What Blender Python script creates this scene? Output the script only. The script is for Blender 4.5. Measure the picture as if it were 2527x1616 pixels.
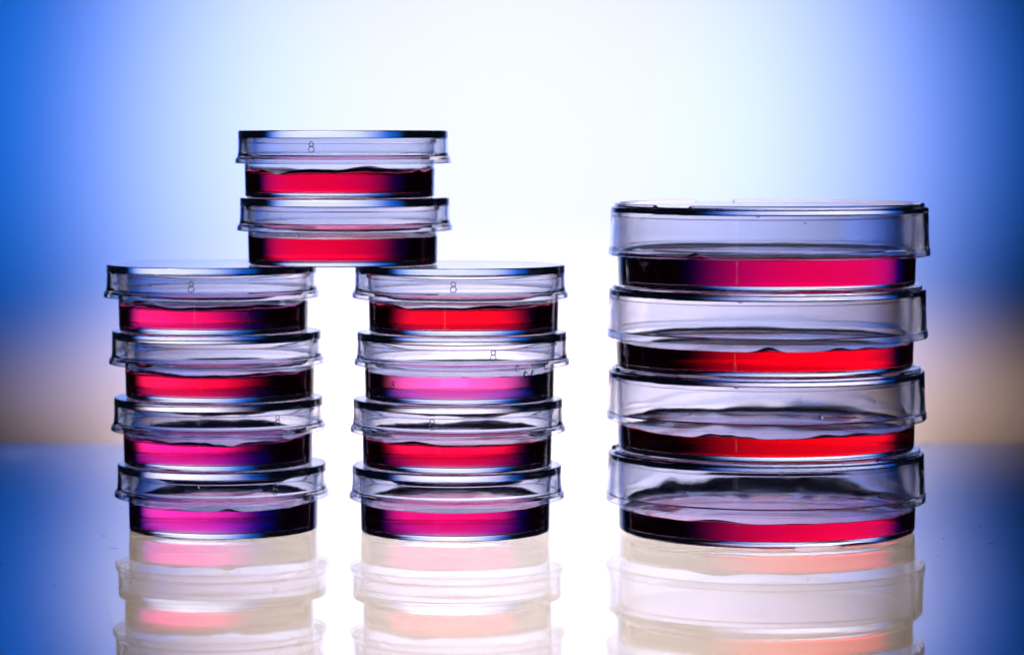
import bpy, math, random
from mathutils import Vector

random.seed(7)
PI = math.pi
sc = bpy.context.scene
for o in list(bpy.data.objects):
    bpy.data.objects.remove(o, do_unlink=True)
COL = sc.collection
MM = 0.001

# ------------------------------------------------------------------ camera
cam_d = bpy.data.cameras.new('camera')
cam = bpy.data.objects.new('camera', cam_d)
COL.objects.link(cam)
cam.location = (0.0, -0.900, 0.1156)
cam.rotation_euler = (math.radians(90 - 3.596), 0, 0)
cam_d.sensor_width = 36.0
cam_d.lens = 109.27
cam_d.clip_start = 0.01
cam_d.clip_end = 50
cam_d.dof.use_dof = True
cam_d.dof.focus_distance = 0.868
cam_d.dof.aperture_fstop = 10.0
sc.camera = cam

# ------------------------------------------------------------------ world and render settings
w = bpy.data.worlds.new('World')
sc.world = w
w.use_nodes = True
w.node_tree.nodes['Background'].inputs[0].default_value = (0.10, 0.16, 0.35, 1)
w.node_tree.nodes['Background'].inputs[1].default_value = 0.02
sc.view_settings.view_transform = 'Standard'
sc.view_settings.look = 'None'
sc.view_settings.exposure = 0.0
sc.view_settings.gamma = 1.0
sc.view_settings.use_curve_mapping = False
cy = sc.cycles
cy.max_bounces = 40
cy.transmission_bounces = 40
cy.glossy_bounces = 16
cy.diffuse_bounces = 3
cy.volume_bounces = 0
cy.transparent_max_bounces = 16
cy.sample_clamp_indirect = 4.0
cy.blur_glossy = 0.5
cy.use_denoising = True
try:
    cy.denoiser = 'OPENIMAGEDENOISE'
except Exception:
    pass


# ------------------------------------------------------------------ studio lamps
def spot(name, loc, target, power, color, size_deg, blend, radius=0.02, scale=(1, 1, 1)):
    l = bpy.data.lights.new(name, 'SPOT')
    l.energy = power
    l.color = color
    l.spot_size = math.radians(size_deg)
    l.spot_blend = blend
    l.shadow_soft_size = radius
    o = bpy.data.objects.new(name, l)
    COL.objects.link(o)
    o.location = loc
    o.rotation_euler = (Vector(target) - Vector(loc)).to_track_quat('-Z', 'Y').to_euler()
    o.scale = scale
    return o


# behind the translucent screen: one white lamp in the middle, blue lamps around it, warm lamps low down
spot('screen_lamp_white', (0.000, 1.10, 0.105), (0.000, 0.50, 0.105), 24.6, (0.715, 0.745, 1.0), 42.0, 1.0, 0.02, (1.0, 1.20, 1))
spot('screen_lamp_blue', (-0.176, 0.85, 0.130), (-0.176, 0.50, 0.130), 5.0, (0.008, 0.20, 1.0), 54, 1.0, 0.02, (0.76, 1.0, 1))
spot('screen_lamp_blue', (0.154, 0.85, 0.122), (0.154, 0.50, 0.122), 4.6, (0.008, 0.19, 1.0), 44, 1.0, 0.02, (0.78, 1.1, 1))
# warm lamps low behind the screen: one colours the foot of the screen, one glows up through the glass table
spot('screen_lamp_warm', (0.006, 0.85, -0.005), (0.006, 0.50, -0.005), 8.0, (1.0, 0.68, 0.56), 23, 0.95, 0.02, (3.9, 1.0, 1))
spot('screen_lamp_warm', (0.000, 0.85, -0.085), (0.000, 0.50, -0.085), 11.0, (1.0, 0.805, 0.68), 37, 0.70, 0.02, (1.93, 1.0, 1))


# a narrow strip light standing to the left of the camera: thin upright glints on the plastic walls
strip_d = bpy.data.lights.new('strip_lamp', 'AREA')
strip_d.shape = 'RECTANGLE'
strip_d.size, strip_d.size_y = 0.020, 0.22
strip_d.energy = 0.020
strip_d.color = (0.85, 0.92, 1.0)
strip = bpy.data.objects.new('strip_lamp', strip_d)
COL.objects.link(strip)
strip.location = (-0.37, -0.90, -0.11)
strip.rotation_euler = (Vector((0, 0, 0.10)) - strip.location).to_track_quat('-Z', 'Y').to_euler()


# ------------------------------------------------------------------ materials
def new_mat(name):
    m = bpy.data.materials.new(name)
    m.use_nodes = True
    nt = m.node_tree
    nt.nodes.clear()
    out = nt.nodes.new('ShaderNodeOutputMaterial')
    return m, nt, out


N_PLASTIC, N_GEL = 1.53, 1.345


def plastic_mat(name, tint, bump_scale, bump_strength):
    m, nt, out = new_mat(name)
    g = nt.nodes.new('ShaderNodeBsdfGlass')
    g.inputs['Color'].default_value = (*tint, 1)
    g.inputs['IOR'].default_value = N_PLASTIC
    g.inputs['Roughness'].default_value = 0.0
    tc = nt.nodes.new('ShaderNodeTexCoord')
    n1 = nt.nodes.new('ShaderNodeTexNoise')
    n1.inputs['Scale'].default_value = bump_scale
    n1.inputs['Detail'].default_value = 3
    b = nt.nodes.new('ShaderNodeBump')
    b.inputs['Strength'].default_value = bump_strength
    b.inputs['Distance'].default_value = 0.0001
    nt.links.new(tc.outputs['Object'], n1.inputs['Vector'])
    nt.links.new(n1.outputs['Fac'], b.inputs['Height'])
    nt.links.new(b.outputs['Normal'], g.inputs['Normal'])
    nt.links.new(g.outputs[0], out.inputs['Surface'])
    return m


M_LID = plastic_mat('clear_polystyrene_lid', (0.958, 0.966, 1.0), 420, 0.05)
M_BASE = plastic_mat('clear_polystyrene_base', (0.972, 0.976, 1.0), 420, 0.04)


def water_mat():
    m, nt, out = new_mat('water')
    g = nt.nodes.new('ShaderNodeBsdfGlass')
    g.inputs['IOR'].default_value = 1.333
    g.inputs['Roughness'].default_value = 0.0
    nt.links.new(g.outputs[0], out.inputs['Surface'])
    return m


M_WATER = water_mat()


def medium_mat(name, sr, sg, sb):
    """clear coloured liquid-like gel; sr, sg, sb = absorption per metre"""
    m, nt, out = new_mat(name)
    g = nt.nodes.new('ShaderNodeBsdfGlass')
    at = nt.nodes.new('ShaderNodeAttribute')
    at.attribute_name = 'rel_ior'      # gel against plastic on the wetted faces, gel against air on top
    nt.links.new(at.outputs['Fac'], g.inputs['IOR'])
    g.inputs['Roughness'].default_value = 0.0
    v = nt.nodes.new('ShaderNodeVolumeAbsorption')
    d = max(sr, sg, sb) * 1.02
    v.inputs['Density'].default_value = d
    v.inputs['Color'].default_value = (1 - sr / d, 1 - sg / d, 1 - sb / d, 1)
    nt.links.new(g.outputs[0], out.inputs['Surface'])
    nt.links.new(v.outputs[0], out.inputs['Volume'])
    return m


def table_mat():
    """a thin pane of clear glass: two glossy faces, see-through between them"""
    m, nt, out = new_mat('clear_glass_pane')
    t = nt.nodes.new('ShaderNodeBsdfTransparent')
    t.inputs['Color'].default_value = (0.98, 0.98, 0.98, 1)
    g = nt.nodes.new('ShaderNodeBsdfGlossy')
    g.inputs['Color'].default_value = (0.89, 0.94, 1.0, 1)
    fr = nt.nodes.new('ShaderNodeFresnel')
    fr.inputs['IOR'].default_value = 1.52
    dbl = nt.nodes.new('ShaderNodeMath')       # front and back face together: 2f / (1 + f)
    dbl.operation = 'MULTIPLY'
    dbl.inputs[1].default_value = 2.0
    one = nt.nodes.new('ShaderNodeMath')
    one.operation = 'ADD'
    one.inputs[1].default_value = 1.0
    div = nt.nodes.new('ShaderNodeMath')
    div.operation = 'DIVIDE'
    nt.links.new(fr.outputs[0], dbl.inputs[0])
    nt.links.new(fr.outputs[0], one.inputs[0])
    nt.links.new(dbl.outputs[0], div.inputs[0])
    nt.links.new(one.outputs[0], div.inputs[1])
    mx = nt.nodes.new('ShaderNodeMixShader')
    nt.links.new(div.outputs[0], mx.inputs[0])
    tc = nt.nodes.new('ShaderNodeTexCoord')
    n1 = nt.nodes.new('ShaderNodeTexNoise')
    n1.inputs['Scale'].default_value = 9
    n1.inputs['Detail'].default_value = 4
    mr = nt.nodes.new('ShaderNodeMapRange')
    mr.inputs['From Min'].default_value = 0.35
    mr.inputs['From Max'].default_value = 0.75
    mr.inputs['To Min'].default_value = 0.02
    mr.inputs['To Max'].default_value = 0.06
    nt.links.new(tc.outputs['Object'], n1.inputs['Vector'])
    nt.links.new(n1.outputs['Fac'], mr.inputs['Value'])
    nt.links.new(mr.outputs[0], g.inputs['Roughness'])
    nt.links.new(t.outputs[0], mx.inputs[1])
    nt.links.new(g.outputs[0], mx.inputs[2])
    nt.links.new(mx.outputs[0], out.inputs['Surface'])
    return m


def screen_mat():
    m, nt, out = new_mat('translucent_white_screen')
    t = nt.nodes.new('ShaderNodeBsdfTranslucent')
    t.inputs['Color'].default_value = (0.9, 0.9, 0.9, 1)
    d = nt.nodes.new('ShaderNodeBsdfDiffuse')
    d.inputs['Color'].default_value = (0.35, 0.35, 0.35, 1)
    mx = nt.nodes.new('ShaderNodeMixShader')
    mx.inputs[0].default_value = 0.15
    nt.links.new(t.outputs[0], mx.inputs[1])
    nt.links.new(d.outputs[0], mx.inputs[2])
    nt.links.new(mx.outputs[0], out.inputs['Surface'])
    return m


def dust_mat():
    m, nt, out = new_mat('grey_dust')
    p = nt.nodes.new('ShaderNodeBsdfPrincipled')
    p.inputs['Base Color'].default_value = (0.03, 0.035, 0.06, 1)
    p.inputs['Roughness'].default_value = 0.8
    nt.links.new(p.outputs[0], out.inputs['Surface'])
    return m


M_TABLE, M_SCREEN, M_DUST = table_mat(), screen_mat(), dust_mat()


# ------------------------------------------------------------------ mesh helpers
def link_mesh(name, verts, faces, mat, parent=None, sharp=None, smooth=True):
    me = bpy.data.meshes.new(name)
    me.from_pydata(verts, [], faces)
    me.validate()
    me.update()
    me.polygons.foreach_set('use_smooth', [smooth] * len(me.polygons))
    if sharp:
        for e in me.edges:
            if sharp(e.vertices[0], e.vertices[1]):
                e.use_edge_sharp = True
    me.materials.append(mat)
    o = bpy.data.objects.new(name, me)
    COL.objects.link(o)
    if parent:
        o.parent = parent
    return o


NS = 224


def lathe_data(profile, ns=NS, mod=None, ang=9.0):
    """profile: list of (r, z) in mm from axis to axis (closed solid). mod(k, theta, r, z) -> (r, z)"""
    n = len(profile)
    verts = [(0, 0, profile[0][1] * MM)]
    for k in range(1, n - 1):
        r, z = profile[k]
        for j in range(ns):
            t = 2 * PI * j / ns
            rr, zz = (r, z) if mod is None else mod(k, t, r, z)
            verts.append((rr * math.sin(t) * MM, -rr * math.cos(t) * MM, zz * MM))
    last = len(verts)
    verts.append((0, 0, profile[-1][1] * MM))
    faces = []
    idx = lambda k, j: 1 + (k - 1) * ns + (j % ns)
    for j in range(ns):
        faces.append((0, idx(1, j), idx(1, j + 1)))
        for k in range(1, n - 2):
            faces.append((idx(k, j), idx(k + 1, j), idx(k + 1, j + 1), idx(k, j + 1)))
        faces.append((idx(n - 2, j), last, idx(n - 2, j + 1)))
    sharp_ring = set()
    for k in range(1, n - 1):
        a = (profile[k][0] - profile[k - 1][0], profile[k][1] - profile[k - 1][1])
        b = (profile[k + 1][0] - profile[k][0], profile[k + 1][1] - profile[k][1])
        la, lb = math.hypot(*a), math.hypot(*b)
        if la * lb == 0:
            continue
        c = max(-1, min(1, (a[0] * b[0] + a[1] * b[1]) / (la * lb)))
        if math.degrees(math.acos(c)) > ang:
            sharp_ring.add(k)

    def sharp(v0, v1):
        if v0 == 0 or v1 == 0 or v0 == last or v1 == last:
            return False
        k0, k1 = (v0 - 1) // ns, (v1 - 1) // ns
        return k0 == k1 and (k0 + 1) in sharp_ring
    return verts, faces, sharp


def arc(cx, cz, r, a0, a1, n):
    return [(cx + r * math.cos(math.radians(a0 + (a1 - a0) * i / n)),
             cz + r * math.sin(math.radians(a0 + (a1 - a0) * i / n))) for i in range(n + 1)]


# ------------------------------------------------------------------ the setting
# the table top is a thin moulded sheet with a turned-down back edge
prof = [(-0.60, 0.0), (-0.45, 0.0), (-0.2, 0.0), (0.05, 0.0)] + [(y * MM, z * MM) for y, z in arc(250.0, -2.0, 2.0, 90, 0, 8)] + [(0.252, -0.006)]
vt = [(x, p[0], p[1]) for x in (-0.55, 0.55) for p in prof]
nt_ = len(prof)
table = link_mesh('table_top', vt, [(i, nt_ + i, nt_ + i + 1, i + 1) for i in range(nt_ - 1)], M_TABLE, smooth=False)
table['kind'] = 'structure'
table['label'] = 'clear glossy glass table top mirroring the dishes'

# the screen is one sheet of translucent paper, very slightly bowed
NXB, NZB = 24, 8
vb = [(-0.60 + 1.2 * i / NXB, 0.50 + 0.012 * (2 * i / NXB - 1) ** 2, -0.30 + 0.90 * k / NZB) for k in range(NZB + 1) for i in range(NXB + 1)]
fb = [(k * (NXB + 1) + i, k * (NXB + 1) + i + 1, (k + 1) * (NXB + 1) + i + 1, (k + 1) * (NXB + 1) + i) for k in range(NZB) for i in range(NXB)]
bk = link_mesh('backdrop', vb, fb, M_SCREEN)
bk['kind'] = 'structure'
bk['label'] = 'softly lit blue and white screen behind the table'

# ------------------------------------------------------------------ dish profiles (mm)
HS = 19.35          # stacking height of a small dish
HL = 23.65          # stacking height of a large dish


def small_lid_profile():
    p = [(0, 19.30)]
    p += arc(29.55, 18.85, 0.45, 90, 0, 4)
    p += [(30.05, 13.6), (30.12, 12.3), (30.30, 11.75), (30.62, 11.40), (30.85, 11.0), (30.95, 10.2)]
    p += arc(30.70, 10.05, 0.25, 0, -90, 3)
    p += [(30.25, 9.80)]
    p += arc(30.15, 10.0, 0.20, -90, -180, 3)
    p += [(29.85, 11.1), (29.60, 11.75), (29.20, 12.2), (29.05, 12.7), (28.95, 16.9)]
    p += arc(28.65, 16.95, 0.28, 0, 90, 3)
    p += [(0, 17.25)]
    return p


def small_base_profile():
    """from the top of the inner wall over the rim and down the outside to the axis"""
    p = [(26.55, 16.0), (26.62, 16.9)]
    p += arc(26.85, 16.95, 0.22, 180, 90, 3)
    p += arc(27.60, 16.92, 0.25, 90, 0, 3)
    p += [(27.85, 15.85), (27.75, 15.62), (27.42, 15.50), (27.40, 15.0), (27.22, 8.0), (27.08, 1.2)]
    p += arc(26.46, 0.65, 0.62, 0, -90, 5)
    p += [(0, 0.03)]
    return p


RIDGE_L = []


def large_lid_profile():
    p = [(0, 23.60), (43.40, 23.60)]
    RIDGE_L.append(len(p))
    p += arc(43.70, 24.00, 0.22, 180, 90, 2)
    p += arc(44.50, 24.00, 0.22, 90, 0, 2)
    RIDGE_L.append(len(p))
    p += [(44.75, 23.25)]
    p += arc(45.25, 22.65, 0.55, 90, 0, 5)
    p += [(45.95, 16.5), (46.10, 11.7), (46.14, 11.30), (46.42, 11.20), (46.45, 9.55)]
    p += arc(46.15, 9.50, 0.28, 0, -90, 3)
    p += [(45.50, 9.22)]
    p += arc(45.42, 9.40, 0.18, -90, -180, 2)
    p += [(45.10, 11.2), (44.80, 11.5), (44.60, 16.5), (44.45, 21.4)]
    p += arc(44.1, 21.45, 0.35, 0, 90, 3)
    p += [(0, 21.80)]
    return p


FOOT_L = []


def large_base_profile():
    p = [(42.25, 19.2), (42.35, 21.2)]
    p += arc(42.60, 21.5, 0.25, 180, 90, 2)
    p += arc(43.70, 21.5, 0.25, 90, 0, 2)
    p += [(43.95, 20.55), (43.85, 20.35), (43.35, 20.2), (43.33, 19.7), (43.15, 10.0), (42.95, 1.6)]
    p += arc(42.15, 1.30, 0.75, 0, -84, 5)
    FOOT_L.append(len(p))
    p += [(41.15, 0.15), (41.0, 0.03), (39.6, 0.03), (39.45, 0.15)]
    FOOT_L.append(len(p))
    p += [(39.3, 0.55), (0, 0.55)]
    return p


LARGE_LID_PROFILE, LARGE_BASE_PROFILE, SMALL_BASE_PROFILE = large_lid_profile(), large_base_profile(), small_base_profile()


def gap_mod(flag, flat, gaps):
    """press a moulded ring flat inside the given angular gaps (degrees, 0 = towards the camera)"""
    def mod(k, t, r, z):
        if flag[0] <= k < flag[1]:
            d = math.degrees(t)
            for a, b in gaps:
                if (d - a) % 360 <= (b - a):
                    return r, flat
        return r, z
    return mod


# ------------------------------------------------------------------ gel surface with its meniscus
def smooth_noise(seed, octaves=((3, 1.0), (5, 0.8), (9, 0.55), (16, 0.3), (27, 0.15))):
    rnd = random.Random(seed)
    terms = [(n, a * rnd.uniform(0.5, 1), rnd.uniform(0, 2 * PI)) for n, a in octaves]
    return lambda t: sum(a * math.sin(n * t + ph) for n, a, ph in terms)


NG = 288


def make_medium(parent, large, h0, mat, seed, front=0.35, side=1.0, back=1.6, wob=0.35, bumps=()):
    """h0 = gel height (mm above dish foot); front/side/back = how far the gel creeps up the wall there;
    bumps = (angle in degrees from the camera side, height mm, width degrees)"""
    floor = 1.95 if large else 1.45
    if large:
        wall = lambda z: 41.85 + (z - 2.65) * (42.25 - 41.85) / 16.55
    else:
        wall = lambda z: 26.15 + (z - 2.05) * (26.55 - 26.15) / 13.95
    fil = 0.70 if large else 0.60
    nz = smooth_noise(seed)
    nz2 = smooth_noise(seed + 91, ((2, 0.5), (7, 0.5), (13, 0.35), (31, 0.12)))
    ns = NG
    ins = [0.0, 0.06, 0.14, 0.26, 0.45, 0.7, 1.0, 1.4, 1.9, 2.5, 3.3, 4.4, 6.0, 8.5, 12, 17, 22]
    if large:
        ins += [30, 36]

    def creep(t):
        c = math.cos(t)           # 1 = front, -1 = back
        base = front * max(0, c) ** 1.2 + back * max(0, -c) ** 1.2 + side * (1 - abs(c) ** 1.2)
        m = base * (1 + wob * nz(t) * 0.6)
        d = math.degrees(t)
        for a, h, wd in bumps:
            x = ((d - a + 180) % 360 - 180) / wd
            m += h * math.exp(-x * x * 2.2)
        return max(m, 0.02)

    cr = [creep(2 * PI * j / ns) for j in range(ns)]
    verts, faces = [], []
    rings = []

    def ring(fn):
        start = len(verts)
        for j in range(ns):
            t = 2 * PI * j / ns
            r, z = fn(j, t)
            verts.append((r * math.sin(t) * MM, -r * math.cos(t) * MM, z * MM))
        rings.append(start)

    verts.append((0, 0, floor * MM))
    w0 = wall(floor + fil)
    for a in (0, 30, 60, 90):
        q = math.radians(a)
        ring(lambda j, t: (w0 - fil + fil * math.sin(q), floor + fil - fil * math.cos(q)))
    nfil = len(rings)
    for fz in (0.33, 0.66, 1.0):
        ring(lambda j, t: ((lambda z: (wall(z), z))(floor + fil + (h0 + cr[j] - floor - fil) * fz)))
    contact = len(rings) - 1
    for d in ins[1:]:
        def fn(j, t):
            m = cr[j]
            lam = 0.45 + (0.95 - 0.33 * math.cos(t)) * min(m, 3.0)
            e = math.exp(-(d / lam) ** 1.05)
            z = h0 + m * e + 0.05 * nz2(t) * math.exp(-d / 5)
            return wall(h0 + m * e) - d, z
        ring(fn)
    last = len(verts)
    verts.append((0, 0, h0 * MM))
    for j in range(ns):
        j2 = (j + 1) % ns
        faces.append((0, rings[0] + j2, rings[0] + j))
        for a, b in zip(rings[:-1], rings[1:]):
            faces.append((a + j, a + j2, b + j2, b + j))
        faces.append((rings[-1] + j, rings[-1] + j2, last))
    sharp_starts = {rings[contact], rings[0], rings[nfil - 1]}

    def sharp(v0, v1):
        if v0 == 0 or v1 == 0 or v0 == last or v1 == last:
            return False
        k0, k1 = (v0 - 1) // ns, (v1 - 1) // ns
        return k0 == k1 and (1 + k0 * ns) in sharp_starts
    o = link_mesh('growth_medium', verts, faces, mat, parent, sharp)
    nring = len(rings)
    per = nring + 1               # faces made for each step round the dish
    vals = []
    for j in range(ns):
        vals += [N_GEL / N_PLASTIC] * (contact + 1) + [N_GEL] * (per - contact - 1)
    at = o.data.attributes.new('rel_ior', 'FLOAT', 'FACE')
    at.data.foreach_set('value', vals)
    return o, [(wall(h0 + cr[j]), h0 + cr[j]) for j in range(ns)]


def make_base(parent, profile, contact, mod=None, ang=9.0):
    """the plastic below the lid: inner wall above the gel line, rim, outside and underside"""
    ns = NG
    verts, faces = [], []
    n = len(profile)
    for j in range(ns):
        t = 2 * PI * j / ns
        r, z = contact[j]
        verts.append((r * math.sin(t) * MM, -r * math.cos(t) * MM, z * MM))
    for k in range(n - 1):
        for j in range(ns):
            t = 2 * PI * j / ns
            r, z = profile[k] if mod is None else mod(k, t, *profile[k])
            verts.append((r * math.sin(t) * MM, -r * math.cos(t) * MM, z * MM))
    last = len(verts)
    verts.append((0, 0, profile[-1][1] * MM))
    for j in range(ns):
        j2 = (j + 1) % ns
        for k in range(n - 1):
            faces.append((k * ns + j, (k + 1) * ns + j, (k + 1) * ns + j2, k * ns + j2))
        faces.append(((n - 1) * ns + j, last, (n - 1) * ns + j2))
    pts = [(profile[0][0] - 0.1, 5.0)] + list(profile)
    sharp_ring = set()
    for k in range(1, n):
        a = (pts[k][0] - pts[k - 1][0], pts[k][1] - pts[k - 1][1])
        b = (pts[k + 1][0] - pts[k][0], pts[k + 1][1] - pts[k][1])
        c = max(-1, min(1, (a[0] * b[0] + a[1] * b[1]) / (math.hypot(*a) * math.hypot(*b))))
        if math.degrees(math.acos(c)) > ang:
            sharp_ring.add(k)
    return link_mesh('base', verts, faces, M_BASE, parent, lambda v0, v1: v0 != last and v1 != last and v0 // ns == v1 // ns and v0 // ns in sharp_ring)


# ------------------------------------------------------------------ small moulded and wet details
def numeral_eight(parent, R, ang, z, mat, h=3.0, slant=0.0):
    """raised figure 8 moulded on the wall: two stacked loops of round bead bent round the wall"""
    verts, faces = [], []
    a, b, tr = h * 0.225, h * 0.275, 0.155
    for (rad, zc, wx) in ((b, z - h * 0.5 + b, 1.05), (a, z + h * 0.5 - a, 1.0)):
        N, K = 22, 8
        s = len(verts)
        for i in range(N):
            t = 2 * PI * i / N
            for k in range(K):
                q = 2 * PI * k / K
                rr = rad + tr * math.cos(q)
                u = rr * math.cos(t) * 0.95 * wx
                vz = zc + rr * math.sin(t)
                u += slant * (vz - z)
                rho = R + 0.01 + 0.55 * tr * math.sin(q)
                ph = math.radians(ang) + u / R
                verts.append((rho * math.sin(ph) * MM, -rho * math.cos(ph) * MM, vz * MM))
        for i in range(N):
            for k in range(K):
                p0, p1 = s + i * K + k, s + i * K + (k + 1) % K
                p2, p3 = s + ((i + 1) % N) * K + (k + 1) % K, s + ((i + 1) % N) * K + k
                faces.append((p0, p3, p2, p1))
    return link_mesh('numeral', verts, faces, mat, parent)


def droplet(parent, R, ang, z, rw, rh, depth=0.55):
    """a water drop clinging to a wall of radius R"""
    verts, faces = [], []
    N, K = 20, 8
    ph0 = math.radians(ang)
    for k in range(1, K):
        q = PI * k / K
        for i in range(N):
            t = 2 * PI * i / N
            u = rw * math.sin(q) * math.cos(t)
            v = rh * math.sin(q) * math.sin(t)
            v -= 0.12 * rh * (1 - math.sin(q))
            rho = R - 0.04 + (depth * rw * math.cos(q) if k < K / 2 else 0.10 * rw * math.cos(q))
            ph = ph0 + u / R
            verts.append((rho * math.sin(ph) * MM, -rho * math.cos(ph) * MM, (z + v) * MM))
    top = len(verts)
    rho = R - 0.04 + depth * rw
    verts.append((rho * math.sin(ph0) * MM, -rho * math.cos(ph0) * MM, z * MM))
    bot = len(verts)
    rho = R - 0.04 - 0.10 * rw
    verts.append((rho * math.sin(ph0) * MM, -rho * math.cos(ph0) * MM, z * MM))
    for i in range(N):
        i2 = (i + 1) % N
        faces.append((top, i, i2))
        for k in range(K - 2):
            faces.append((k * N + i, (k + 1) * N + i, (k + 1) * N + i2, k * N + i2))
        faces.append(((K - 2) * N + i, bot, (K - 2) * N + i2))
    return link_mesh('water_droplet', verts, faces, M_WATER, parent)


def mould_tab(parent, R, ang, z, wd=1.3, hh=0.8, dd=1.0):
    """small moulding nub under the edge of a large lid's plate"""
    verts = []
    ph0 = math.radians(ang)
    for dz, s in ((0, 1.0), (-hh, 0.7)):
        for (u, rr) in ((-wd * s, 0), (wd * s, 0), (wd * s, -dd * s), (-wd * s, -dd * s)):
            ph = ph0 + u * 0.5 / R
            rho = R + rr
            verts.append((rho * math.sin(ph) * MM, -rho * math.cos(ph) * MM, (z + dz) * MM))
    faces = [(0, 3, 2, 1), (4, 5, 6, 7), (0, 1, 5, 4), (1, 2, 6, 5), (2, 3, 7, 6), (3, 0, 4, 7)]
    return link_mesh('mould_tab', verts, faces, M_LID, parent, smooth=False)


# ------------------------------------------------------------------ dishes
SMALL_LID = lathe_data(small_lid_profile())
shared = {}


def dish(loc, label, group, large=False, lid_dx=0.0, lid_dy=0.0, base_dx=0.0, rot=0.0, med=None, gel=None, lid_gaps=None, foot_gaps=None):
    """loc in mm (x, y, z). lid and base sit slightly off each other, as loose lids do"""
    e = bpy.data.objects.new('petri_dish', None)
    COL.objects.link(e)
    e.empty_display_size = 0.01
    e.location = (loc[0] * MM, loc[1] * MM, loc[2] * MM)
    e['label'] = label
    if not large:
        e.scale = (1.014, 1.014, 1.0)
    e['category'] = 'petri dish'
    e['group'] = group
    if not large:
        def part(name, key, data, mat):
            if key in shared:
                o = bpy.data.objects.new(name, shared[key])
                COL.objects.link(o)
                o.parent = e
            else:
                o = link_mesh(name, data[0], data[1], mat, e, data[2])
                shared[key] = o.data
            return o
        lid = part('lid', 'sl', SMALL_LID, M_LID)
        m, contact = make_medium(e, large, mat=gel, **med)
        base = make_base(e, SMALL_BASE_PROFILE, contact)
    else:
        m, contact = make_medium(e, large, mat=gel, **med)
        base = make_base(e, LARGE_BASE_PROFILE, contact, gap_mod(FOOT_L, 0.55, foot_gaps or []))
        d = lathe_data(LARGE_LID_PROFILE, NG, gap_mod(RIDGE_L, 23.61, lid_gaps or []))
        lid = link_mesh('lid', d[0], d[1], M_LID, e, d[2])
    base.location.x = base_dx * MM
    lid.location = (lid_dx * MM, lid_dy * MM, 0)
    m.location.x = base_dx * MM
    return e, lid, base, m


G_S = 'small lidded dishes stacked in a pyramid'
G_L = 'large lidded dishes stacked on the right'
gel_T1 = medium_mat('red_gel', 0.6, 125, 60)
gel_T2 = medium_mat('red_gel_dark', 0.6, 125, 64)
gel_L1 = medium_mat('rose_gel', 0.6, 95, 42)
gel_L2 = medium_mat('scarlet_gel', 0.6, 105, 58)
gel_L3 = medium_mat('magenta_gel', 0.6, 95, 32)
gel_L4 = medium_mat('violet_gel', 0.6, 72, 20)
gel_M1 = medium_mat('scarlet_gel_deep', 0.6, 112, 78)
gel_M2 = medium_mat('pale_violet_gel', 0.6, 46, 17)
gel_M3 = medium_mat('crimson_gel', 0.6, 110, 60)
gel_M4 = medium_mat('pink_gel', 0.6, 98, 36)
gel_R1 = medium_mat('hot_pink_gel', 0.6, 82, 32)
gel_R2 = medium_mat('red_gel_thin', 0.6, 88, 58)
gel_R3 = medium_mat('bright_red_gel', 0.6, 85, 62)
gel_R4 = medium_mat('crimson_gel_thin', 0.6, 84, 40)

# left column, bottom to top
XL, YL = -86.9, 5.0
XM, YM = -15.4, 0.0
XT, YT = -49.2, 4.0
XR, YR = 73.8, 0.0
D = {}
D['L4'] = dish((-84.6, YL, 0), 'lowest small dish of left column, violet magenta gel, standing on table', G_S, lid_dx=-0.15, base_dx=0.15, gel=gel_L4,
               med=dict(h0=7.7, seed=11, front=0.25, side=0.9, back=3.0, bumps=((8, 1.0, 8), (-25, 0.35, 9))))
D['L3'] = dish((-85.7, YL, HS), 'second small dish from table in left column, magenta gel with orange upper edge', G_S, lid_dx=0.1, base_dx=-0.1, gel=gel_L3,
               med=dict(h0=6.7, seed=12, front=1.9, side=1.6, back=2.8, bumps=((12, -1.2, 9), (3, -0.6, 6), (-6, -0.3, 5))))
D['L2'] = dish((-85.6, YL, 2 * HS), 'third small dish from table in left column, scarlet and pink gel', G_S, lid_dx=-0.45, base_dx=0.45, gel=gel_L2,
               med=dict(h0=6.7, seed=13, front=1.7, side=1.7, back=1.6))
D['L1'] = dish((-87.2, YL, 3 * HS), 'uppermost small dish of left column, rose gel, under left end of bridging dish', G_S, lid_dx=-0.25, base_dx=0.25, gel=gel_L1,
               med=dict(h0=6.4, seed=14, front=1.9, side=1.9, back=1.4))
# middle column
D['M4'] = dish((-16.25, YM, 0), 'lowest small dish of middle column, hot pink gel, standing on table', G_S, lid_dx=0.25, base_dx=-0.25, gel=gel_M4,
               med=dict(h0=8.0, seed=21, front=0.25, side=0.6, back=2.8))
D['M3'] = dish((-15.8, YM, HS), 'second small dish from table in middle column, red and crimson gel', G_S, lid_dx=0.1, base_dx=-0.1, gel=gel_M3,
               med=dict(h0=7.2, seed=22, front=0.7, side=1.5, back=2.6, bumps=((-25, 1.1, 20),)))
D['M2'] = dish((-14.85, YM, 2 * HS), 'third small dish from table in middle column, pale violet gel, water drops outside', G_S, lid_dx=0.35, base_dx=-0.35, gel=gel_M2,
               med=dict(h0=7.6, seed=23, front=0.12, side=0.7, back=0.9, wob=0.2, bumps=((4, 0.3, 5), (28, 0.2, 6))))
D['M1'] = dish((-14.5, YM, 3 * HS), 'uppermost small dish of middle column, scarlet gel, under right end of bridging dish', G_S, lid_dx=-0.5, base_dx=0.5, gel=gel_M1,
               med=dict(h0=6.9, seed=24, front=1.7, side=1.8, back=1.2, bumps=((-35, -0.7, 9), (30, -0.5, 10))))
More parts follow.
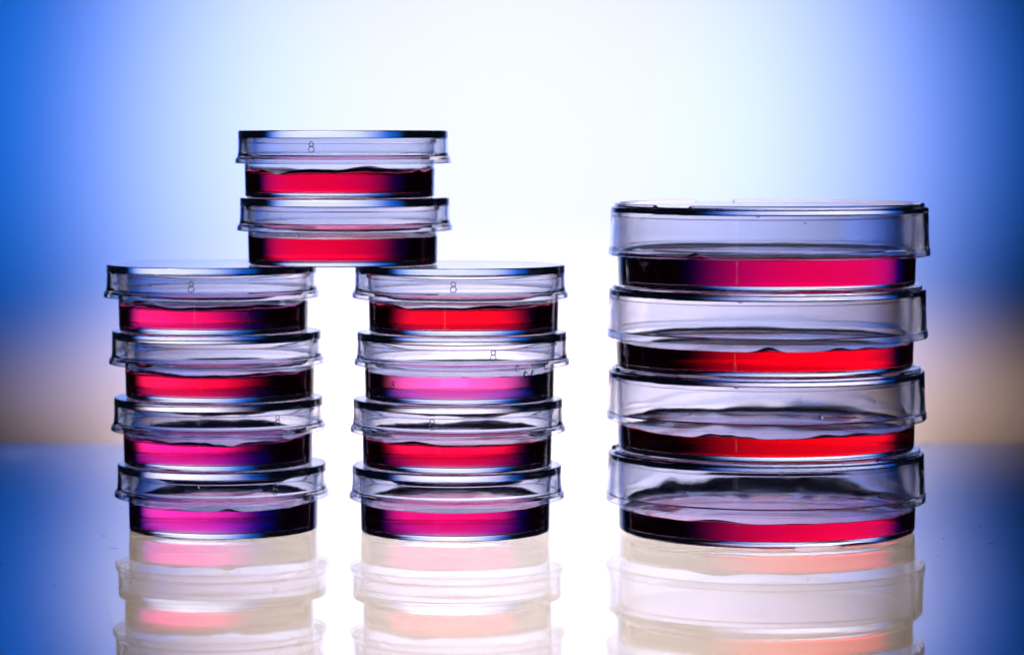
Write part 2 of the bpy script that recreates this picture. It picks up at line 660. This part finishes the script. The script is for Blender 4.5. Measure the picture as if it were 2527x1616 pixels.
# the two dishes bridging both columns
D['T2'] = dish((-48.85, YT, 4 * HS), 'red small dish bridging left and middle columns, another dish on top of it', G_S, lid_dx=0.3, base_dx=-0.3, gel=gel_T2,
               med=dict(h0=7.8, seed=31, front=0.2, side=0.5, back=1.8))
D['T1'] = dish((-49.5, YT, 5 * HS), 'topmost small dish of the pyramid, red gel, bare lid', G_S, lid_dx=0.5, base_dx=-0.5, gel=gel_T1,
               med=dict(h0=6.5, seed=32, front=1.8, side=2.0, back=1.2, bumps=((-38, -1.2, 16), (20, 0.5, 14), (-12, 0.2, 8))))
# large stack
D['R4'] = dish((73.85, YR, 0), 'lowest large dish on the right, crimson gel, notched foot on table', G_L, True, lid_dx=-0.2, base_dx=0.2, gel=gel_R4,
               lid_gaps=((24, 40), (144, 160), (264, 280)), foot_gaps=((7, 25), (127, 145), (247, 265)),
               med=dict(h0=6.6, seed=41, front=0.3, side=1.0, back=3.4, wob=0.5, bumps=((-24, 0.9, 13), (6, 0.3, 10))))
D['R3'] = dish((73.65, YR, HL), 'second large dish from table on the right, bright red gel with dipping wavy edge', G_L, True, gel=gel_R3,
               lid_gaps=((42, 56), (162, 176), (282, 296)), foot_gaps=((60, 78), (180, 198), (300, 318)),
               med=dict(h0=6.7, seed=42, front=0.35, side=1.2, back=2.4, wob=0.5, bumps=((-26, 1.2, 7), (-18, 0.9, 6), (-11, 0.5, 5), (18, 0.9, 8), (34, 0.9, 12))))
D['R2'] = dish((73.5, YR, 2 * HL), 'third large dish from table on the right, red gel with single dark bump at front', G_L, True, lid_dx=0.35, base_dx=-0.35, gel=gel_R2,
               lid_gaps=((8, 25), (128, 145), (248, 265)), foot_gaps=((80, 98), (200, 218), (320, 338)),
               med=dict(h0=7.3, seed=43, front=0.2, side=0.8, back=1.5, bumps=((-3, 1.5, 6), (25, 1.0, 7), (38, 0.7, 9))))
D['R1'] = dish((74.0, YR, 3 * HL), 'top large dish on the right, deep hot pink gel filled up to lid rim', G_L, True, lid_dx=0.4, base_dx=-0.4, gel=gel_R1,
               lid_gaps=((-50, -35), (70, 85), (190, 205)), foot_gaps=((100, 118), (220, 238), (340, 358)),
               med=dict(h0=9.6, seed=44, front=0.5, side=0.8, back=1.0, bumps=((-32, 1.0, 4),)))


def asin_deg(x):
    return math.degrees(math.asin(max(-1, min(1, x))))


# moulded figure 8 on the small lids: (dish, x offset from lid centre in mm, height above dish foot)
for k, dx, z in (('T1', -7.3, 14.6), ('L1', -2.9, 14.0), ('L3', 18.6, 14.4), ('L4', 17.1, 14.2), ('M1', -1.4, 14.2), ('M2', 9.1, 14.2), ('M3', -6.7, 14.2), ('M4', 28.2, 14.2)):
    numeral_eight(D[k][1], 30.03, asin_deg(dx / 30.0), z, M_LID)
# and on two bases
numeral_eight(D['L1'][2], 27.1, asin_deg(11.3 / 27.1), 4.9, M_BASE)
numeral_eight(D['M2'][2], 27.1, asin_deg(-18.4 / 27.1), 5.2, M_BASE, 2.0)

droplet(D['M2'][1], 30.9, asin_deg(15.8 / 30.9), 10.4, 0.62, 1.15)
droplet(D['M2'][2], 27.2, asin_deg(18.8 / 27.2), 8.2, 0.85, 1.1)
droplet(D['M2'][2], 27.2, asin_deg(20.8 / 27.2), 8.5, 0.65, 0.9)
droplet(D['M2'][1], 30.9, asin_deg(23.6 / 30.9), 10.5, 0.5, 0.7)
droplet(D['T2'][2], 27.2, asin_deg(-11.4 / 27.2), 9.0, 0.75, 0.75, 0.35)
droplet(D['L4'][1], 30.03, asin_deg(-3.7 / 30.03), 15.4, 0.45, 0.45)
droplet(D['R1'][1], 45.85, asin_deg(6.2 / 45.85), 19.6, 0.35, 0.35)
droplet(D['R3'][1], 45.95, asin_deg(11.8 / 45.95), 13.4, 0.7, 0.8)
droplet(D['R3'][1], 45.95, asin_deg(27.7 / 45.95), 17.0, 0.35, 0.35)
mould_tab(D['R1'][1], 44.3, -8.5, 21.85)
mould_tab(D['R2'][1], 44.3, -14, 21.85)
mould_tab(D['R3'][1], 44.3, -15, 21.85)
mould_tab(D['R4'][1], 44.3, 1, 21.85)


def condensation(parent, R, a0, a1, zfun, n, rmin, rmax, seed, name='condensation'):
    """tiny beads of water on the inside of the wall, between two angles (0 = camera side)"""
    rn = random.Random(seed)
    verts, faces = [], []
    for _ in range(n):
        a = math.radians(rn.uniform(a0, a1))
        z0, z1 = zfun(a)
        z = z0 + (z1 - z0) * rn.random() ** 1.4
        r = rmin + (rmax - rmin) * rn.random() ** 2.5
        s0 = len(verts)
        N = 7
        for q, dep in ((0.0, 0.0), (0.45, 0.62), (0.8, 0.95)):
            for i in range(N):
                t = 2 * PI * i / N
                u, v = r * math.cos(q * PI / 2) * math.cos(t), r * math.cos(q * PI / 2) * math.sin(t)
                rho = R + 0.02 - r * 0.7 * dep
                ph = a + u / R
                verts.append((rho * math.sin(ph) * MM, -rho * math.cos(ph) * MM, (z + v) * MM))
        for k in range(2):
            for i in range(N):
                i2 = (i + 1) % N
                faces.append((s0 + k * N + i, s0 + (k + 1) * N + i, s0 + (k + 1) * N + i2, s0 + k * N + i2))
        faces.append(tuple(s0 + 2 * N + i for i in range(N))[::-1])
    o = link_mesh(name, verts, faces, M_WATER, parent)
    o['kind'] = 'stuff'
    return o


def band(h, amp, seed, low=0.0):
    nz = smooth_noise(seed, ((2, 0.5), (3, 0.6), (5, 0.4), (9, 0.25)))
    return lambda a: (h + low, h + low + max(0.25, amp * (1 + 0.45 * nz(a))))


for k, large, h, amp, n, a0, a1 in (('L4', False, 9.0, 3.2, 240, 110, 250), ('L3', False, 9.0, 3.4, 240, 110, 250), ('L2', False, 8.8, 2.2, 160, 120, 240),
                                    ('M4', False, 9.2, 3.2, 300, 100, 260), ('M3', False, 9.0, 3.0, 260, 100, 260), ('M1', False, 8.8, 2.4, 220, 110, 300),
                                    ('T2', False, 8.6, 2.6, 260, 60, 300), ('L1', False, 8.4, 2.2, 220, 80, 290),
                                    ('R1', True, 10.6, 2.8, 260, 115, 250), ('R2', True, 8.6, 3.4, 280, 140, 220), ('R3', True, 8.8, 3.0, 420, 105, 255), ('R4', True, 8.6, 4.2, 520, 105, 255)):
    R = 41.98 if large else 26.33
    condensation(D[k][2], R, a0, a1, band(h, amp, ord(k[0]) + 3 * ord(k[1])), n, 0.06, 0.34, ord(k[0]) * 7 + ord(k[1]))
# beads on the camera side of a few lids
condensation(D['T2'][2], 26.45, -52, -36, lambda a: (12.2, 15.0), 40, 0.06, 0.2, 5)
condensation(D['M2'][2], 26.45, -58, -38, lambda a: (12.0, 15.5), 40, 0.06, 0.2, 6)
condensation(D['M1'][2], 26.35, 22, 42, lambda a: (8.6, 10.5), 60, 0.06, 0.2, 8)
condensation(D['L1'][2], 26.35, -40, 40, lambda a: (9.0, 11.0), 90, 0.05, 0.18, 9)

# ------------------------------------------------------------------ dust and lint on the table
rnd = random.Random(3)
verts, faces = [], []


def lint(x, y, ln, ang, wd):
    n = 6
    s = len(verts)
    bend = rnd.uniform(-0.8, 0.8)
    px, py, a = x, y, ang
    for i in range(n + 1):
        wv = wd * (0.4 + 0.6 * math.sin(PI * (i + 0.5) / (n + 1)))
        nx, ny = -math.sin(a), math.cos(a)
        verts.extend([(px - nx * wv, py - ny * wv, 0.00002), (px, py, 0.00002 + wv), (px + nx * wv, py + ny * wv, 0.00002)])
        px += math.cos(a) * ln / n
        py += math.sin(a) * ln / n
        a += bend / n
    for i in range(n):
        b = s + i * 3
        faces.append((b, b + 3, b + 4, b + 1))
        faces.append((b + 1, b + 4, b + 5, b + 2))


for x, y, ln in ((-0.118, -0.013, 0.0018), (-0.112, -0.040, 0.0022), (0.134, -0.030, 0.0022)):
    lint(x, y, ln, rnd.uniform(-0.5, 0.5), 0.00006)
for i in range(120):
    lint(rnd.uniform(-0.16, 0.17), rnd.uniform(-0.20, 0.10), rnd.uniform(0.0002, 0.0008), rnd.uniform(0, PI), rnd.uniform(0.00004, 0.00012))
du = link_mesh('table_dust', verts, faces, M_DUST, smooth=False)
du['kind'] = 'stuff'
du['label'] = 'fine dark dust specks and lint on the glossy table'
du['category'] = 'dust'
